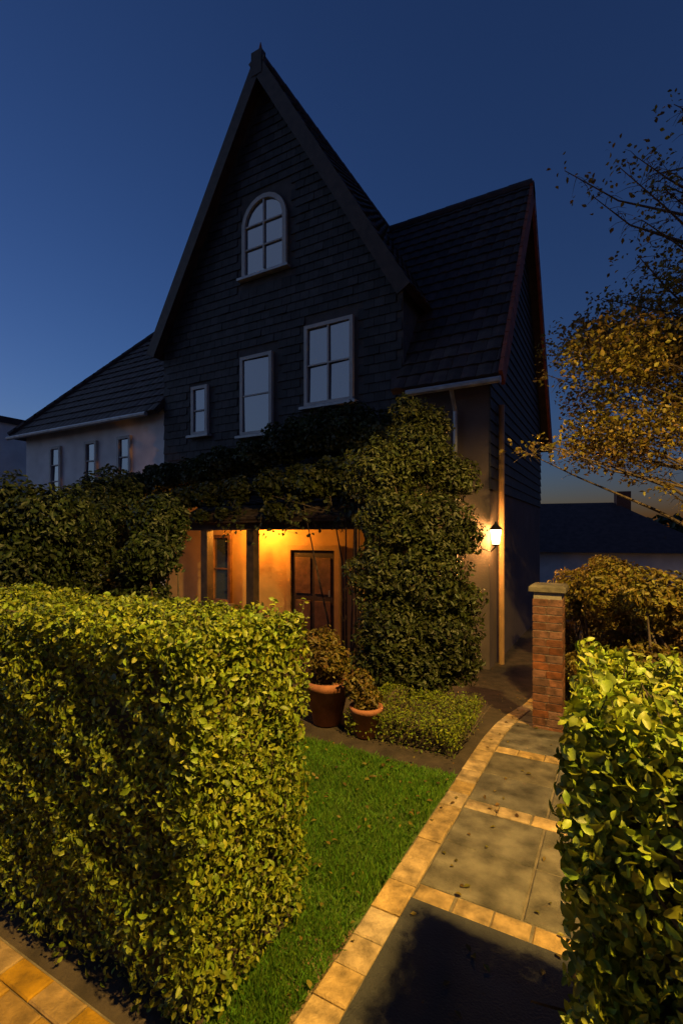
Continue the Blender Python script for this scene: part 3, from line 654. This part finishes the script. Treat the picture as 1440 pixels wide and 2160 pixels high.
# brick post right of the path
bp0 = P(1157, 1530, 4.5); gp = gz(bp0.x, bp0.y)
post = tag(empty('brick_post', (bp0.x, bp0.y, gp)), 'short red brick gate post between the wall lantern and the right hedge', 'post')
hw = .125; hh = P(1157, 1232, 4.5).z-gp
MB().box(-hw+.008, hw-.008, -hw+.008, hw-.008, -.05, hh-.06).build('mortar_core', M['mortar'], post)
zc = 0.0; k = 0
def unit(nm, x0, x1, y0, y1, z0, z1):
    MB().box(x0, x1, y0, y1, z0, z1, bev=.004).build(nm, M['brick'], post)
while zc < hh-.13:
    j = .004; a = hw
    if k % 2 == 0:
        unit('brick', -a, a-.115, -a, -a+.11, zc, zc+.062); unit('brick', a-.11, a, -a, a-.115, zc, zc+.062); unit('brick', -a+.115, a, a-.11, a, zc, zc+.062); unit('brick', -a, -a+.11, -a+.115, a, zc, zc+.062)
    else:
        unit('brick', -a, -a+.11, -a, a-.115, zc, zc+.062); unit('brick', -a+.115, a, -a, -a+.11, zc, zc+.062); unit('brick', a-.11, a, -a+.115, a, zc, zc+.062); unit('brick', -a, a-.115, a-.11, a, zc, zc+.062)
    zc += .072; k += 1
MB().box(-hw-.03, hw+.03, -hw-.03, hw+.03, hh-.06, hh, bev=.02).build('cap_stone', M['slab'], post)

# terracotta pots by the lawn's far end (px 645..815, y 1325..1560)
def pot(px, py, Y, s, lab, plant=True):
    b0 = P(px, py, Y); z0 = gz(b0.x, b0.y)+.004
    t = tag(empty('plant_pot', (b0.x, b0.y, z0)), lab, 'plant pot', 'terracotta pots by the lawn')
    MB().lathe((0, 0, 0), [(.11*s, 0), (.17*s, .28*s), (.19*s, .28*s), (.19*s, .34*s), (.165*s, .34*s), (.16*s, .3*s)], 20).build('pot', M['terracotta'], t, True)
    bl = [((random.uniform(-.08, .08)*s, random.uniform(-.08, .08)*s, (.42+.1*i)*s), (.17*s, .17*s, .12*s)) for i in range(3)]
    mb = MB(); stems(mb, (0, 0, .3*s), bl, 6, .006); mb.build('stems', M['bark'], t)
    p, nn = ellip_leaves(bl, 2600, .6); leaf_mesh('foliage', p, nn, .045, M['leaf_autumn'], t, .5)
pot(690, 1560, 4.45, 1.15, 'larger terracotta pot with a leafy plant beside the hedge end')
pot(772, 1560, 4.15, .75, 'smaller terracotta pot with a leafy plant at the corner of the low box hedge')

# ---------------------------------------------------------------- tree on the right
tb = P(1600, 1300, 5.6); tz = gz(tb.x, tb.y)
tree = tag(empty('autumn_tree', (tb.x, tb.y, tz)), 'autumn tree at the right edge with sparse top twigs and dense lit lower boughs', 'tree')
targets = []
def tg(px, py, Y, r, n): targets.append((P(px, py, Y), r, n))
random.seed(21)
for _ in range(30): tg(random.uniform(1210, 1560), random.uniform(700, 960), random.uniform(4.6, 6.6), .38, 650)
for _ in range(10): tg(random.uniform(1330, 1500), random.uniform(560, 760), random.uniform(4.8, 6.4), .32, 170)
for _ in range(12): tg(random.uniform(1290, 1480), random.uniform(330, 600), random.uniform(4.8, 6.2), .26, 38)
for p_ in ((1190, 360, 10), (1250, 415, 26), (1340, 330, 20), (1400, 390, 30), (1420, 220, 26), (1440, 270, 20), (1390, 560, 30), (1270, 630, 36), (1200, 745, 30), (1150, 790, 26), (1140, 940, 50), (1090, 945, 26), (1180, 945, 40), (1250, 940, 60), (1400, 1030, 60), (1330, 1000, 40), (1480, 1080, 60)):
    tg(p_[0], p_[1], random.uniform(5.0, 5.8), .17, p_[2])
wood = MB(); top = P(1570, -100, 5.4)-tb; top = Vector((top.x, top.y, top.z))
trunk = [Vector((0, 0, -.1)), Vector((.05, .03, 1.2)), Vector((-.03, .06, 2.4)), Vector((.06, 0, 3.6)), Vector((0, .05, 5.0)), Vector((.08, 0, 6.6))]
MB().tube(trunk, [.2, .15, .13, .1, .07, .03], 12).build('trunk', M['bark'], tree, True)
base_w = Vector((tb.x, tb.y, tz))
def on_trunk(z):
    for a, c_ in zip(trunk[:-1], trunk[1:]):
        if a.z <= z <= c_.z: return a.lerp(c_, (z-a.z)/(c_.z-a.z))
    return trunk[-1]
LP, LN = [], []
br = MB()
for (p_, r, n_) in targets:
    t = p_-base_w; dist = math.hypot(t.x, t.y)
    o0 = on_trunk(max(1.0, min(6.4, t.z-dist*random.uniform(.25, .6))))
    m1 = o0.lerp(t, .4)+Vector((random.uniform(-.1, .1), random.uniform(-.1, .1), random.uniform(.02, .2))); m2 = o0.lerp(t, .75)+Vector((random.uniform(-.08, .08), random.uniform(-.08, .08), random.uniform(0, .12)))
    br.tube([o0, m1, m2, t], [.028, .018, .009, .004], 5)
    for _ in range(14):
        d = Vector((random.gauss(0, 1), random.gauss(0, 1), random.gauss(0, .8))).normalized()*r*random.uniform(.5, 1.2); s0 = m2.lerp(t, random.random())
        br.tube([s0, s0+d*.5+Vector((0, 0, .02)), s0+d], [.004, .0028, .0016], 3, False)
    q = rng.normal(0, 1, (n_, 3)); q = q/np.linalg.norm(q, axis=1)[:, None]*(rng.random(n_)**.5)[:, None]*np.array([r*1.35, r*1.35, r*.85])
    LP.append(np.array(t)[None]+q); LN.append(np.tile([0, 0, 1.0], (n_, 1)))
br.build('boughs', M['bark'], tree)
leaf_mesh('foliage', np.concatenate(LP), np.concatenate(LN), .054, M['leaf_autumn'], tree, .62, .9)

# ---------------------------------------------------------------- background
def far_house(c, w, d, hwall, hroof, label, rot):
    t = tag(empty('neighbouring_house', c), label, 'house'); t.rotation_euler.z = rot
    MB().box(-w/2, w/2, -d/2, d/2, -.6, hwall).build('wall', M['plaster'], t)
    e = .4; vs = [(-w/2-e, -d/2-e, hwall-.2), (w/2+e, -d/2-e, hwall-.2), (w/2+e, d/2+e, hwall-.2), (-w/2-e, d/2+e, hwall-.2), (-w/2+d/2.5, 0, hroof), (w/2-d/2.5, 0, hroof)]
    MB().add(vs, [(0, 1, 5, 4), (2, 3, 4, 5), (1, 2, 5), (3, 0, 4), (3, 2, 1, 0)]).build('roof', M['rooftile'], t)
    MB().box(w*.2, w*.2+.6, -.3, .3, hroof-.9, hroof+.5).build('chimney', M['brick'], t)
q = P(1210, 1130, 24); far_house((q.x, q.y, G), 9, 7, 1.7, 3.8, 'low distant house with a black hipped roof beyond the right hedge', YAW*.4)
q = P(-20, 1130, 17.5); 
ob = tag(empty('outbuilding', (q.x, q.y, G)), 'low pale flat roofed outbuilding at the left edge beside the side wing', 'outbuilding')
MB().box(-3.2, 1.6, -1.5, 2.5, -.2, 5.7-G-.2).build('wall', M['plaster'], ob)
MB().box(-3.3, 1.7, -1.6, 2.6, 5.7-G-.198, 5.7-G).build('flat_roof', M['rooftile'], ob)
# far wood round the horizon
Pf, Nf = [], []
for i in range(150):
    a = YAW+math.pi/2+random.uniform(-.9, .9); R = random.uniform(42, 70); h = random.uniform(1.6, 3.2)
    c = (math.cos(a)*R, math.sin(a)*R, h*.5); n_ = 260; d = rng.normal(0, 1, (n_, 3)); d /= np.linalg.norm(d, axis=1)[:, None]
    Pf.append(np.array(c)+d*np.array([2.6, 2.6, h])*(1-.3*rng.random(n_))[:, None]); Nf.append(d)
o = leaf_mesh('distant_wood', np.concatenate(Pf), np.concatenate(Nf), .8, M['leaf_dark'], None, .8)
tag(o, 'far dark line of trees along the horizon', 'trees', kind='stuff')
